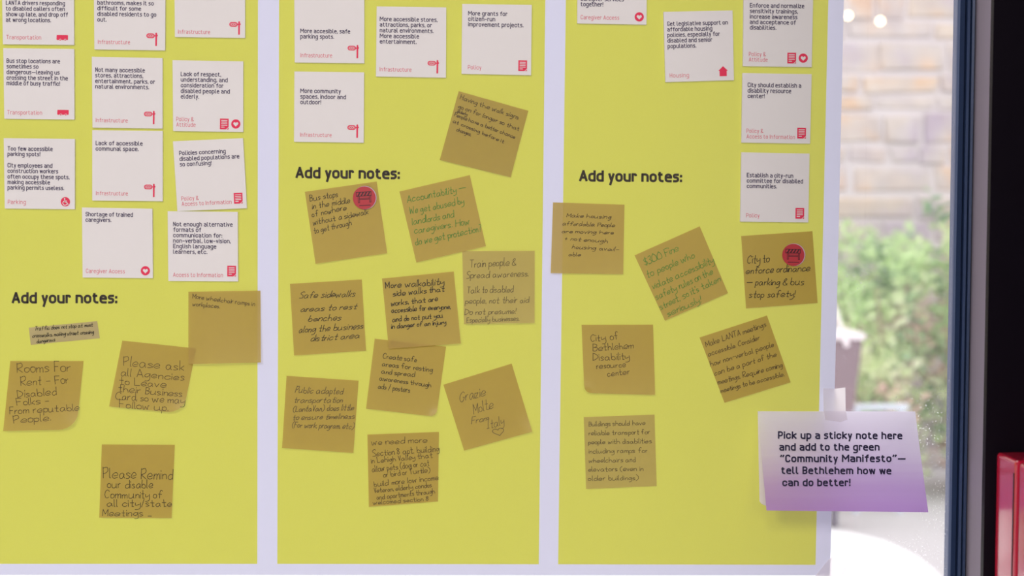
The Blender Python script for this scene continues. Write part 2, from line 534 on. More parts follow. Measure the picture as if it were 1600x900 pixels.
while z < 4.4:
    h = rs.uniform(0.095, 0.20); x = -3.0 + rs.uniform(0, 0.3)
    while x < 6.0:
        wd = rs.uniform(0.14, 0.52) * (1.2 if h > 0.14 else 1)
        c = rs.choices(PAL, WT)[0]; ff = rs.uniform(0.74, 0.85); c = tuple(min(0.9, v * ff) for v in c)
        g = 0.012; d = rs.uniform(0.008, 0.028)
        x0, x1, z0, z1 = x + g, x + wd - g, z + g, z + h - g
        j = lambda: rs.uniform(-0.012, 0.012)
        b0 = [(x0 + j(), WY, z0 + j()), (x1 + j(), WY, z0 + j()), (x1 + j(), WY, z1 + j()), (x0 + j(), WY, z1 + j())]
        f0 = [(p[0] + (0.014 if i in (0, 3) else -0.014), WY - d, p[2] + (0.014 if i < 2 else -0.014)) for i, p in enumerate(b0)]
        k.add(b0 + f0, [(4, 5, 6, 7), (0, 1, 5, 4), (1, 2, 6, 5), (2, 3, 7, 6), (3, 0, 4, 7)], 1)
        cols += [c] * 5
        x += wd
    z += h
nst = len(k.f)
k.box((-3.0, WY, -0.02), (6.0, WY + 0.3, 4.5), 0); cols += [(0.8, 0.8, 0.8)] * 6
wo = k.obj('wall_outside', [M_MORTAR, M_STONE]); structure(wo, 'pale rubble stone wall across the path')
ca = wo.data.attributes.new('stone', 'FLOAT_COLOR', 'FACE')
for i, c in enumerate(cols): ca.data[i].color = (*c, 1)


# shrubs
def leaf_mat(name, c):
    m, nt, out = nodes_mat(name)
    d = new(nt, 'ShaderNodeBsdfDiffuse'); t = new(nt, 'ShaderNodeBsdfTranslucent')
    at = new(nt, 'ShaderNodeAttribute', attribute_name='tone')
    cr = new(nt, 'ShaderNodeValToRGB')
    e = cr.color_ramp.elements
    e[0].position = 0; e[0].color = c[0]; e[1].position = 1; e[1].color = c[2]
    x = e.new(0.5); x.color = c[1]
    nt.links.new(at.outputs['Fac'], cr.inputs[0])
    nt.links.new(cr.outputs[0], d.inputs[0]); nt.links.new(cr.outputs[0], t.inputs[0])
    g = new(nt, 'ShaderNodeBsdfGlossy', Color=(1, 1, 1, 1), Roughness=0.35)
    nt.links.new(mixs(nt, mixs(nt, d.outputs[0], t.outputs[0], 0.42), g.outputs[0], 0.06), out.inputs[0])
    return m


M_LEAF = leaf_mat('shrub_leaf', [(0.12, 0.27, 0.13, 1), (0.60, 0.80, 0.36, 1), (0.95, 0.97, 0.70, 1)])  # tone range widened to carry the highlights and shade of the foliage
M_DRY = material('dry_pink_brown_leaf', (0.72, 0.50, 0.42), 0.8)
M_STEM = material('brown_twig', (0.38, 0.25, 0.19), 0.8)


def tube(mb, pts, r0, r1, seg=6, m=0):
    pts = [Vector(p) for p in pts]; n = len(pts); vs = []
    for i, p in enumerate(pts):
        t = (pts[min(i + 1, n - 1)] - pts[max(i - 1, 0)]).normalized()
        a = t.orthogonal().normalized(); b_ = t.cross(a)
        r = r0 + (r1 - r0) * i / (n - 1)
        for s in range(seg):
            an = 2 * math.pi * s / seg
            vs.append(p + (a * math.cos(an) + b_ * math.sin(an)) * r)
    fs = [(i * seg + s, i * seg + (s + 1) % seg, (i + 1) * seg + (s + 1) % seg, (i + 1) * seg + s) for i in range(n - 1) for s in range(seg)]
    fs += [tuple(range(seg - 1, -1, -1)), tuple((n - 1) * seg + s for s in range(seg))]
    mb.add(vs, fs, m)


def shrub(cx, cy, rx, ry, h, count, seed, label):
    r = random.Random(seed)
    root = empty('shrub', (cx, cy, -0.02))
    st = MB()
    tips = []
    for i in range(16):
        a = r.uniform(0, 2 * math.pi); q = math.sqrt(r.random())
        tip = Vector((cx + rx * q * math.cos(a) * 0.85, cy + ry * q * math.sin(a) * 0.85, h * r.uniform(0.55, 0.93)))
        base = Vector((cx + r.uniform(-0.06, 0.06), cy + r.uniform(-0.06, 0.06), -0.02))
        mid = base.lerp(tip, 0.5) + Vector((r.uniform(-0.08, 0.08), r.uniform(-0.08, 0.08), 0.08))
        tube(st, [base, base.lerp(mid, 0.6), mid, tip], 0.012, 0.004)
        tips += [mid, mid.lerp(tip, 0.5), tip]
    st.obj('stems', M_STEM, root)
    lf = MB(); tone = []; dry = MB()
    clumps = [(Vector((cx + rx * math.sqrt(r.random()) * math.cos(a), cy + ry * math.sqrt(r.random()) * math.sin(a), r.uniform(0.10, 1.0) * h)), r.random())
              for a in [r.uniform(0, 2 * math.pi) for _ in range(120)]]
    for i in range(count):
        cpos, ct = r.choice(clumps)
        d = Vector((r.gauss(0, 1), r.gauss(0, 1), r.gauss(0, 0.8))) * 0.06
        p = cpos + d
        if p.z < 0.03 or ((p.x - cx) / rx) ** 2 + ((p.y - cy) / ry) ** 2 > 1: continue
        L = r.uniform(0.045, 0.10); wv = L * r.uniform(0.35, 0.5)
        t = Vector((r.uniform(-1, 1), r.uniform(-1, 1), r.uniform(-0.2, 1))).normalized()
        s = t.cross(Vector((r.uniform(-1, 1), r.uniform(-1, 1), r.uniform(-1, 1)))).normalized()
        nn = t.cross(s)
        isdry = ct > 0.86
        (dry if isdry else lf).add([p, p + t * L * 0.45 + s * wv * 0.5 + nn * 0.004, p + t * L, p + t * L * 0.45 - s * wv * 0.5 + nn * 0.004, p + t * L * 0.5 - nn * 0.004],
               [(0, 1, 4), (1, 2, 4), (2, 3, 4), (3, 0, 4)])
        if isdry: continue
        tone += [min(1, max(0, 0.9 * ct / 0.86 + 0.3 * r.random() - 0.1))] * 4
    dry.obj('dry_leaves', M_DRY, root)
    o = lf.obj('foliage', M_LEAF, root)
    at = o.data.attributes.new('tone', 'FLOAT', 'FACE')
    for i, v in enumerate(tone): at.data[i].value = v
    return tag(root, label, 'shrub', 'shrubs in front of the stone wall')


sy = 5.90
c1 = bp(1356, 600, sy).x; c2 = c1 + 0.60
shrub(c1, sy, 0.30, 0.34, 1.34, 4200, 3, 'light green leafy shrub in the middle of the glass, behind the rail')
shrub(c2, sy - 0.03, 0.30, 0.34, 1.46, 4200, 4, 'light green leafy shrub mostly hidden behind the dark blue window post')

# tapered planter with a pale rim
M_PLANTER = material('mauve_brown_planter', (0.19, 0.125, 0.145), 0.8)
M_RIM = material('pale_rim', (0.80, 0.72, 0.74), 0.6)
M_LEG = material('dark_planter_foot', (0.10, 0.08, 0.12), 0.7)
PY = 5.0
zt, zb = bp(1340, 531, PY).z, bp(1312, 796, PY).z
xr_t, xr_b = bp(1349, 531, PY).x, bp(1319, 796, PY).x
wt, wb = 0.36, 0.24
root = empty('planter', ((xr_b - wb / 2), PY + 0.15, 0))


def frustum(mb, x0b, x1b, x0t, x1t, y0, y1, z0, z1, ins=0.03):
    mb.add([(x0b, y0 + ins, z0), (x1b, y0 + ins, z0), (x1b, y1 - ins, z0), (x0b, y1 - ins, z0), (x0t, y0, z1), (x1t, y0, z1), (x1t, y1, z1), (x0t, y1, z1)],
           [(0, 3, 2, 1), (4, 5, 6, 7), (0, 1, 5, 4), (1, 2, 6, 5), (2, 3, 7, 6), (3, 0, 4, 7)])


k = MB(); frustum(k, xr_b - wb, xr_b, xr_t - wt, xr_t, PY, PY + 0.3, zb, zt); bevel(k.obj('planter_body', M_PLANTER, root), 0.01)
k = MB(); k.box((xr_t - wt - 0.01, PY - 0.012, zt), (xr_t + 0.008, PY + 0.312, zt + 0.030)); bevel(k.obj('rim', M_RIM, root), 0.006)
for dx in (0.015, wb - 0.04):
    for dy in (0.05, 0.22):
        k = MB(); k.box((xr_b - dx - 0.028, PY + dy, 0.0), (xr_b - dx, PY + dy + 0.03, zb + 0.002)); k.obj('foot', M_LEG, root)
k = MB()
arc = [bp(x, y, PY - 0.02) for x, y in ((1300, 470), (1308, 492), (1313, 512), (1319, 530), (1324, 541))]
tube(k, arc, 0.008, 0.013, 8)
tube(k, [arc[0], arc[0] + Vector((-0.05, 0.06, -0.05)), Vector((arc[0].x - 0.1, PY + 0.1, zt + 0.03))], 0.012, 0.010, 8)
k.obj('arching_stalk', M_RIM, root)
tag(root, 'mauve brown tapered planter with pale rim, outside beside the poster edge', 'planter')

# low rail along the planting
M_RAIL = material('pale_blue_metal', (0.62, 0.68, 0.76), 0.4, Metallic=0.2)
BY = 5.42
p0, p1 = bp(1322, 632.5, BY), bp(1421, 632.5, BY)
root = empty('garden_rail', ((p0.x + p1.x) / 2, BY, 0))
k = MB(); k.box((p0.x - 0.35, BY, p0.z - 0.030), (p1.x, BY + 0.05, p0.z)); bevel(k.obj('rail_bar', M_RAIL, root), 0.008)
for x in (p1.x - 0.02, bp(1345, 700, BY).x, p0.x - 0.30):
    k = MB(); k.box((x - 0.03, BY + 0.01, -0.02), (x, BY + 0.04, p0.z - 0.029)); k.obj('rail_post', M_RAIL, root)
tag(root, 'pale blue low metal rail outside, just above the top edge of the lilac sign', 'rail')

# ================================================================== the poster
Y_SHEET = 0.0
sheet_px = [(-60, -60), (1319.9, -60), (1318.5, 0), (1308.5, 440), (1296.8, 899.2), (850, 899.0), (400, 898.5), (-60, 898.3)]
sv = [bp(x, y, Y_SHEET) for x, y in sheet_px]
sheet = mesh_obj('poster_sheet', sv, [tuple(range(len(sv)))], M_SHEET)
tag(sheet, 'large white poster sheet with three yellow-green printed panels, hung on the window', 'poster')
PANELS = [([(-60, -60), (403.3, -60), (403.1, 0), (402, 881), (-60, 881)], 'Z3', (68, 157), (653, 157.5), 'left'),
          ([(436.3, -60), (852.7, -60), (852, 0), (841.8, 881.7), (433.3, 881)], 'M2', (152, 137), (730, 143), 'middle'),
          ([(885, -60), (1295.5, -60), (1294.2, 0), (1274.2, 882.5), (872, 881.7)], 'R2', (197, 153), (760, 158.5), 'right')]
HEADSX = None
for px, cr_, a, b_, side in PANELS:
    pn = mesh_obj('green_panel', [bp(x, y, -0.0002) for x, y in px], [tuple(range(len(px)))], M_INK, sheet)
    k = MB(); A, B = C(cr_, *a), C(cr_, *b_)
    s = fit_din('Add your notes:', (B - A).length - 1.0)
    text_din(k, 'Add your notes:', A + Vector((1.2, -1.2)), B + Vector((1.2, -1.2)), s, 1.46, 1.85, lambda q: bp(q.x, q.y, -0.0004))
    k.obj('heading_text', M_HEAD, pn)

# ------------------------------------------------------------------ icons (unit: image measure, drawn about a centre)
def poly(mb, pts, put, m=0):
    mb.add([put(Vector(p)) for p in pts], [tuple(range(len(pts)))], m)


def circle(c, r, n=28, a0=0.0, a1=2 * math.pi):
    return [Vector((c[0] + r * math.cos(a0 + (a1 - a0) * i / n), c[1] + r * math.sin(a0 + (a1 - a0) * i / n))) for i in range(n + (0 if a1 - a0 > 6.28 else 1))]


def heart(c, s, n=28):
    r = []
    for i in range(n):
        t = 2 * math.pi * i / n
        r.append(Vector((c[0] + s * 16 * math.sin(t) ** 3 / 16, c[1] - s * (13 * math.cos(t) - 5 * math.cos(2 * t) - 2 * math.cos(3 * t) - math.cos(4 * t)) / 16)))
    return r


def icon(kind, mb, c, e1, put, up):
    """put(q, layer) carries a point to the card; c the centre in image measure, e1 the card's direction"""
    e2 = Vector((-e1.y, e1.x))
    P = lambda layer: (lambda q: put(c + e1 * q.x + e2 * q.y, layer))
    if kind == 'bus':
        o = [(-8.6, -4.1), (-8.0, -4.3), (8.4, -4.3), (9.0, -3.7), (9.0, 2.4), (8.2, 3.4), (6.4, 3.4)]
        o += [(4.6 - 1.9 * math.cos(t), 3.4 - 1.9 * math.sin(t)) for t in [math.pi * (1 - i / 6) for i in range(7)]]
        o += [(-3.2 - 1.9 * math.cos(t), 3.4 - 1.9 * math.sin(t)) for t in [math.pi * (1 - i / 6) for i in range(7)]]
        o += [(-8.0, 3.4), (-9.0, 2.4)]
        poly(mb, o, P(0), 0)
        for x in (-3.2, 4.6): poly(mb, circle((x, 3.3), 1.1, 16), P(0), 0)
    elif kind == 'light':
        cx, cy = -2.6, -5.6
        st = circle((cx - 2.9, cy), 2.9, 12, math.pi / 2, 3 * math.pi / 2) + circle((cx + 2.9, cy), 2.9, 12, -math.pi / 2, math.pi / 2)
        ribbon(mb, st + [st[0]], 0.75, P(0), 0, False)
        for dx in (-3.0, 0, 3.0): ribbon(mb, circle((cx + dx, cy), 1.2, 14) + [Vector((cx + dx + 1.2, cy))], 0.42, P(0), 0, False)
        poly(mb, [(5.0, -9.6), (6.6, -9.6), (7.2, -10.6), (6.0, -10.6), (5.0, -10.0)], P(0), 0)
        poly(mb, [(4.9, -10.0), (7.5, -10.0), (7.5, 10.2), (4.9, 10.2)], P(0), 0)
        poly(mb, [(3.6, -6.4), (8.6, -7.2), (8.6, -5.0), (3.6, -4.8)], P(0.5), 0)
    elif kind == 'doc':
        poly(mb, [(-6.8, -8.4), (6.8, -8.4), (6.8, 8.4), (-6.8, 8.4)], P(0), 0)
        for i, y in enumerate((-5.4, -2.9, -0.4, 2.1)): ribbon(mb, [Vector((-4.7, y)), Vector((4.7, y))], 0.5, P(1), 1, False)
        ribbon(mb, [Vector((-4.7, 4.9)), Vector((0.4, 4.9))], 0.6, P(1), 1, False)
        poly(mb, [(2.6, 8.4), (6.8, 4.6), (6.8, 5.6), (3.8, 8.4)], P(1), 1)
    elif kind == 'heart':
        poly(mb, circle((0, 0), 7.2, 32), P(0), 0)
        poly(mb, heart((0, 0.2), 4.0), P(1), 1)
    elif kind == 'house':
        poly(mb, [(0, -8), (7.6, -0.6), (5.6, -0.6), (5.6, 7.6), (-5.6, 7.6), (-5.6, -0.6), (-7.6, -0.6)], P(0), 0)
    elif kind == 'chair':
        poly(mb, circle((0, 0), 7.3, 32), P(0), 0)
        poly(mb, circle((-1.2, -4.6), 1.15, 14), P(1), 1)
        ribbon(mb, [Vector(p) for p in ((-1.0, -3.2), (-0.7, 0.6), (2.2, 0.6), (3.4, 3.8), (4.6, 3.4))], 0.6, P(1), 1)
        ribbon(mb, [Vector((-0.8, -1.4)), Vector((2.0, -1.4))], 0.5, P(1), 1)
        ribbon(mb, circle((-0.6, 2.0), 3.3, 20, 0.35, 4.1), 0.55, P(1), 1)


ICON_NAMES = {'bus': 'bus_icon', 'light': 'traffic_light_icon', 'doc': 'document_icon', 'heart': 'heart_icon', 'house': 'house_icon', 'chair': 'wheelchair_icon'}

# ------------------------------------------------------------------ printed cards
CARD_T = 0.0032
BODY_SX, BODY_SY, BODY_HW = 0.0, 0.60, 0.55


def card(crop, corners, lines, fit, cats, icons, label):
    """lines: (text, x, y) baseline starts; fit: (text, length); cats the same for the light red words"""
    pc = [C(crop, *q) for q in corners]
    e1 = ((pc[1] - pc[0]) + (pc[2] - pc[3])).normalized()
    fr = [bp(q.x, q.y, -CARD_T) for q in pc]
    bk = [Vector((v.x, -0.0003, v.z)) for v in fr]
    org = Vector(((fr[2].x + fr[3].x) / 2, -0.0003, min(v.z for v in fr)))
    o = mesh_obj('comment_card', fr + bk, [(0, 3, 2, 1), (0, 1, 5, 4), (1, 2, 6, 5), (2, 3, 7, 6), (3, 0, 4, 7), (4, 5, 6, 7)], M_CARD, origin=org)
    tag(o, label, 'card', 'printed comment cards on the yellow-green panels')
    put = lambda q: bp(q.x, q.y, -CARD_T - 0.0002)
    sc = CROP[crop][2]
    if lines:
        k = MB(); sx = fit_din(fit[0], fit[1] / sc)
        for t, x, y in lines:
            p = C(crop, x, y); text_din(k, t, p, p + e1, sx, BODY_SY, BODY_HW, put)
        k.obj('message_text', M_TEXT, o)
    if cats:
        k = MB()
        sx = fit_din(cats[0], cats[1] / sc)
        for t, x, y in cats[2]:
            p = C(crop, x, y); text_din(k, t, p, p + e1, sx, 0.60, 0.33, put)
        k.obj('category_text', M_PINK, o)
    for kind, x, y in icons:
        k = MB()
        icon(kind, k, C(crop, x, y), e1, lambda q, l: bp(q.x, q.y, -CARD_T - 0.0002 - 0.0002 * l), None)
        k.obj(ICON_NAMES[kind], [M_RED, M_WHITEPRINT], o)
    return o


def col(x, ys, *txt, slope=0.0):
    return [(t, x, y) for t, y in zip(txt, ys)]


INF = 'Infrastructure'
card('Z1', [(10, -153), (429, -149), (431, 261), (17, 257)],
     col(36, (27, 60, 93, 126), 'LANTA drivers responding', 'to disabled callers often', 'show up late, and drop off', 'at wrong locations.'),
     ('show up late, and drop off', 357), ('Transportation', 200, [('Transportation', 38, 227)]), [('bus', 362, 220)],
     'white printed card about drivers responding late, cut by the top left picture edge')
card('Z1', [(545, -123), (962, -117), (960, 293), (549, 287)],
     col(568, (26, 58, 91, 124), 'bathrooms, makes it so', 'difficult for some', 'disabled residents to go', 'out.'),
     ('disabled residents to go', 339), (INF, 185, [(INF, 570, 254)]), [('light', 885, 229)],
     'white printed card about bathrooms, cut by the top edge in the left panel')
card('Z1', [(1013, -195), (1424, -190), (1425, 220), (1017, 215)], [], None, (INF, 184, [(INF, 1036, 195)]), [('light', 1367, 163)],
     'white printed card showing only its Infrastructure footer, top right of the left panel')
card('Z1', [(19, 280), (431, 285), (433, 695), (25, 690)],
     col(40, (364, 396, 429, 462, 494), 'Bus stop locations are', 'sometimes so', 'dangerous\u2014leaving us', 'crossing the street in the', 'middle of busy traffic!'),
     ('crossing the street in the', 353), ('Transportation', 200, [('Transportation', 43, 664)]), [('bus', 366, 655)],
     'white printed card about bus stop locations with a red bus icon')
card('Z1', [(534, 330), (945, 338), (945, 747), (538, 742)],
     col(556, (416, 448, 481, 513), 'Not many accessible', 'stores, attractions,', 'entertainment, parks, or', 'natural environments.'),
     ('entertainment, parks, or', 343), (INF, 183, [(INF, 558, 709)]), [('light', 871, 684)],
     'white printed card saying not many accessible stores, with traffic light icon')
card('Z1', [(1003, 350), (1414, 357), (1414, 767), (1007, 762)],
     col(1053, (441, 473, 506, 539, 571), 'Lack of respect,', 'understanding, and', 'consideration for', 'disabled people and', 'elderly.'),
     ('disabled people and', 281), ('Attitude', 110, [('Policy &', 1026, 703), ('Attitude', 1026, 735)]), [('doc', 1304, 721), ('heart', 1371, 721)],
     'white printed card about lack of respect with document and heart icons')
card('Z2', [(21, 57), (421, 62), (421, 457), (27, 453)],
     col(44, (126, 156, 220, 251, 283, 314, 345), 'Too few accessible', 'parking spots!', 'City employees and', 'construction workers', 'often occupy these spots,', 'making accessible', 'parking permits useless.'),
     ('often occupy these spots,', 345), ('Parking', 99, [('Parking', 45, 426)]), [('chair', 368, 415)],
     'white printed card about too few parking spots with red wheelchair icon')
card('Z2', [(519, 12), (915, 17), (915, 412), (519, 408)],
     col(540, (95, 126), 'Lack of accessible', 'communal space.'), ('communal space.', 238), (INF, 177, [(INF, 541, 377)]), [('light', 843, 352)],
     'white printed card saying lack of accessible communal space')
card('Z2', [(973, 75), (1367, 57), (1389, 451), (998, 468)],
     [('Policies concerning', 1010, 152), ('disabled populations are', 1012, 184), ('so confusing!', 1014, 215)], ('disabled populations are', 333),
     ('Access to Information', 278, [('Policy &', 1022, 408), ('Access to Information', 1024, 438)]), [('doc', 1340, 395)],
     'tilted white printed card saying policies are so confusing')
card('Z2', [(461, 447), (857, 454), (860, 845), (465, 841)],
     col(483, (495, 526), 'Shortage of trained', 'caregivers.'), ('Shortage of trained', 263), ('Caregiver Access', 216, [('Caregiver Access', 485, 814)]), [('heart', 818, 803)],
     'white printed card saying shortage of trained caregivers with round heart icon')
card('Z2', [(943, 468), (1337, 472), (1339, 863), (947, 860)],
     col(976, (551, 582, 613, 644, 675, 706), 'Not enough alternative', 'formats of', 'communication for:', 'non-verbal, low-vision,', 'English language', 'learners, etc.'),
     ('non-verbal, low-vision,', 320), ('Access to Information', 278, [('Access to Information', 975, 836)]), [('doc', 1303, 805)],
     'white printed card about alternative formats of communication, lowest of the left panel')
card('M1', [(143, -42), (537, -37), (537, 356), (146, 351)],
     col(179, (184, 215), 'More accesible, safe', 'parking spots.'), ('More accesible, safe', 277), (INF, 176, [(INF, 179, 321)]), [('light', 476, 291)],
     'white printed card asking for safe parking spots, top left of the middle panel')
card('M1', [(607, 36), (998, 42), (996, 437), (603, 430)],
     col(626, (117, 148, 180, 212, 243), 'More accessible stores,', 'attractions, parks, or', 'natural environments.', 'More accessible', 'entertainment.'),
     ('More accessible stores,', 321), (INF, 176, [(INF, 625, 400)]), [('light', 926, 376)],
     'white printed card asking for more accessible stores and entertainment')
card('M1', [(1088, 22), (1479, 28), (1475, 423), (1084, 415)],
     col(1123, (85, 116, 147), 'More grants for', 'citizen-run', 'improvement projects.'), ('improvement projects.', 307), ('Policy', 73, [('Policy', 1121, 389)]), [('doc', 1428, 370)],
     'white printed card about grants for citizen-run projects')
card('M1', [(144, 402), (536, 407), (534, 803), (142, 797)],
     col(179, (521, 553, 584), 'More community', 'spaces, indoor and', 'outdoor!'), ('spaces, indoor and', 253), (INF, 175, [(INF, 177, 768)]), [('light', 475, 738)],
     'white printed card asking for community spaces, indoor and outdoor')
card('R1', [(187, -258), (573, -252), (569, 137), (185, 130)],
     col(205, (3, 33), 'caregiver services', 'together!'), ('together!', 122), ('Caregiver Access', 211, [('Caregiver Access', 205, 106)]), [('heart', 529, 94)],
     'white printed card ending in together, cut by the top edge in the right panel')
card('R1', [(664, 66), (1047, 58), (1055, 445), (675, 456)],
     [('Get legislative support on', 686, 143), ('affordable housing', 687, 174), ('policies, especially for', 687, 205), ('disabled and senior', 688, 236), ('populations.', 689, 267)],
     ('Get legislative support on', 334), ('Housing', 104, [('Housing', 700, 430)]), [('house', 995, 396)],
     'white printed card about affordable housing with red house icon')
card('R1', [(1109, -15), (1495, -10), (1487, 373), (1105, 367)],
     col(1145, (40, 71, 102, 132, 163), 'Enforce and normalize', 'sensitivity trainings,', 'increase awareness', 'and acceptance of', 'disabilities.'),
     ('Enforce and normalize', 299), ('Attitude', 102, [('Policy &', 1139, 311), ('Attitude', 1139, 341)]), [('doc', 1376, 323), ('heart', 1440, 323)],
     'white printed card about sensitivity trainings with document and heart icons')
card('R1', [(1103, 406), (1487, 412), (1478, 798), (1097, 792)],
     col(1133, (482, 513, 543), 'City should establish a', 'disability resource', 'center!'), ('City should establish a', 294),
     ('Access to Information', 267, [('Policy &', 1126, 737), ('Access to Information', 1126, 768)]), [('doc', 1431, 740)],
     'white printed card saying city should establish a disability resource center')
card('R2', [(1097, -7), (1475, 0), (1468, 382), (1090, 378)],
     col(1128, (130, 160, 190), 'Establish a city-run', 'committee for disabiled', 'communities.'), ('committee for disabiled', 309), ('Policy', 72, [('Policy', 1124, 353)]), [('doc', 1421, 332)],
     'white printed card about a city-run committee, lowest of the right panel')


# ------------------------------------------------------------------ sticky notes
def inv_bilinear(pc, q):
    s = t = 0.5
    a, b, c, d = pc
    for _ in range(5):
        p = a * (1 - s) * (1 - t) + b * s * (1 - t) + c * s * t + d * (1 - s) * t
        ds = (b - a) * (1 - t) + (c - d) * t
        dt = (d - a) * (1 - s) + (c - b) * s
        r = q - p; det = ds.x * dt.y - ds.y * dt.x
        s += (r.x * dt.y - r.y * dt.x) / det; t += (ds.x * r.y - ds.y * r.x) / det
    return s, t


def note(corners, texts, label, pen='black', mat=None, lift=0.0, curl=None, layer=0, hw=0.42, slant=0.0, messy=0.35, join=0.0, xh=1.0, seed=1,
         bulge=0.0, extra=None, cat='note', name='sticky_note'):
    """corners in image measure (top left, clockwise); lift: how far the free lower edge stands off;
    curl: (corner, size, inward) a corner that bends up and shows rounded"""
    rnd = random.Random(seed * 131 + 5)
    pc = [Vector(c) for c in corners]
    base = 0.0010 + layer * 0.0009

    def off(s, t):
        s = min(1, max(0, s)); t = min(1, max(0, t))
        z = base + lift * t * t + 0.0004 * math.sin(3 * t + 2 * s)
        z += bulge * math.sin(math.pi * s) * t
        if curl:
            cs, ct = (1 if 'r' in curl[0] else 0), 1
            d = math.hypot(s - cs, t - ct)
            if d < curl[1]: z += (1 - d / curl[1]) ** 2 * curl[2]
        return z

    n = 16
    vs = []
    for j in range(n + 1):
        for i in range(n + 1):
            s, t = i / n, j / n
            if curl and len(curl) > 3:
                # the lifted corner rolls over: its tip draws inwards along a round outline
                cs = 1 if 'r' in curl[0] else 0
                R = curl[3]
                ds, dt = (1 - s) if cs else s, 1 - t
                if ds < R and dt < R:
                    a, b = R - ds, R - dt
                    m = max(a, b); l = math.hypot(a, b)
                    if l > 1e-6:
                        f = m / l
                        ds, dt = R - a * f, R - b * f
                        s, t = (1 - ds) if cs else ds, 1 - dt
            p = pc[0] * (1 - s) * (1 - t) + pc[1] * s * (1 - t) + pc[2] * s * t + pc[3] * (1 - s) * t
            vs.append(bp(p.x, p.y, -off(s, t)))
    fs = [(j * (n + 1) + i, (j + 1) * (n + 1) + i, (j + 1) * (n + 1) + i + 1, j * (n + 1) + i + 1) for j in range(n) for i in range(n)]
    o = mesh_obj(name, vs, fs, mat or M_NOTE, smooth=True)
    tag(o, label, cat, 'handwritten sticky notes on the poster' if cat == 'note' else None)

    def put(q):
        s, t = inv_bilinear(pc, q)
        return bp(q.x, q.y, -off(s, t) - 0.0003)

    k = MB()
    for t, crop, a, b, h in texts:
        A, B = C(crop, *a), C(crop, *b); sc = CROP[crop][2]
        st, wd = hand_layout(t, rnd, slant, messy, join, xh=xh)
        mp = line_map(A, B, (B - A).length / wd, h / sc / 10)
        for s in st: ribbon(k, [mp(q) for q in s], hw, put)
    if extra: extra(k, put)
    k.obj('handwriting', M_PENS[pen], o)
    return o


def cc(crop, *pts): return [C(crop, *p) for p in pts]


# left panel
note(cc('Z3', (688, 368), (1104, 412), (1030, 778), (614, 738)),
     [('Please ask', 'Z3', (695, 508), (1035, 538), 52), ('all Agencies', 'Z3', (680, 565), (1035, 592), 42), ('to Leave', 'Z3', (672, 614), (935, 632), 42),
      ('their Business', 'Z3', (668, 655), (1025, 684), 42), ('Card, so we may', 'Z3', (650, 697), (1040, 724), 42), ('Follow up.', 'Z3', (672, 744), (945, 764), 40)],
     'tan sticky note asking agencies to leave their business card, tucked under another note', 'brown', lift=0.004, curl=('br', 0.35, 0.003, 0.22), hw=0.42, messy=0.3, seed=2)
note(cc('Z3', (1060, 93), (1465, 87), (1468, 491), (1060, 500)),
     [('More wheelchair ramps in', 'Z3', (1083, 130), (1432, 174), 26), ('workplaces.', 'Z3', (1083, 172), (1236, 186), 24)],
     'tan sticky note about wheelchair ramps, sticking out over the white margin', 'brown', layer=1, lift=0.004, bulge=0.002, hw=0.40, seed=3, messy=0.45)
note(cc('Z3', (58, 483), (470, 483), (430, 868), (18, 876)),
     [('Rooms For', 'Z3', (98, 548), (400, 541), 56), ('Rent - For', 'Z3', (118, 622), (385, 608), 50), ('Disabled', 'Z3', (100, 689), (320, 672), 44),
      ('Folks -', 'Z3', (95, 733), (275, 722), 38), ('From reputable', 'Z3', (56, 782), (445, 760), 40), ('People.', 'Z3', (78, 832), (285, 818), 44)],
     'tan sticky note about rooms for rent with a curling lower right corner', 'brown', lift=0.005, curl=('br', 0.4, 0.003, 0.24), hw=0.42, messy=0.3, seed=4)
note(cc('Z3', (162, 295), (547, 258), (562, 355), (173, 392)),
     [('Traffic does not stop at most', 'Z3', (195, 311), (522, 288), 22), ('crosswalks, making street crossing', 'Z3', (182, 350), (527, 329), 22), ('dangerous', 'Z3', (207, 382), (310, 371), 20)],
     'narrow grey-beige paper strip about traffic at crosswalks', 'black', M_STRIP, hw=0.42, messy=0.5, join=0.7, slant=0.2, seed=5, name='paper_strip')
note(cc('Z4', (592, 128), (1016, 130), (998, 556), (577, 553)),
     [('Please Remind', 'Z4', (600, 322), (1003, 332), 62), ('our disable', 'Z4', (625, 380), (888, 382), 48), ('Community of', 'Z4', (610, 440), (943, 440), 46),
      ('all city/state', 'Z4', (622, 488), (998, 489), 42), ('Meetings _', 'Z4', (597, 544), (880, 545), 38)],
     'tan sticky note about city and state meetings, lowest on the left panel', 'black', lift=0.003, hw=0.42, messy=0.3, seed=6)
# middle panel
note([C('M1', 1068, 513), C('M1', 1460, 623), C('M2', 1360, 133), C('M2', 962, 35)],
     [('Having the walk signs', 'M1', (1075, 558), (1402, 672), 26), ('go on for longer so that', 'M1', (1065, 606), (1406, 736), 24), ('elderly', 'M1', (1060, 632), (1115, 652), 18),
      ('People have a better chance', 'M1', (1042, 652), (1383, 780), 22), ('at crossing before it', 'M1', (1035, 688), (1320, 806), 20), ('changes.', 'M1', (1055, 736), (1135, 766), 22)],
     'dark ochre tilted sticky note about longer walk signs, above the other notes', 'brown', M_NOTE_OCHRE, lift=0.002, hw=0.42, messy=0.4, seed=7)
note(cc('M2', (203, 215), (607, 157), (666, 560), (263, 620)),
     [('Bus stops', 'M2', (232, 268), (388, 242), 36), ('in the middle', 'M2', (245, 311), (457, 276), 32), ('of nowhere', 'M2', (245, 357), (437, 316), 32),
      ('without a sidewalk', 'M2', (250, 402), (560, 340), 32), ('to get through', 'M2', (255, 449), (467, 402), 32)],
     'tan sticky note about bus stops with a red round sticker on its corner', 'black', lift=0.002, hw=0.42, messy=0.4, join=0.75, slant=0.12, seed=8)
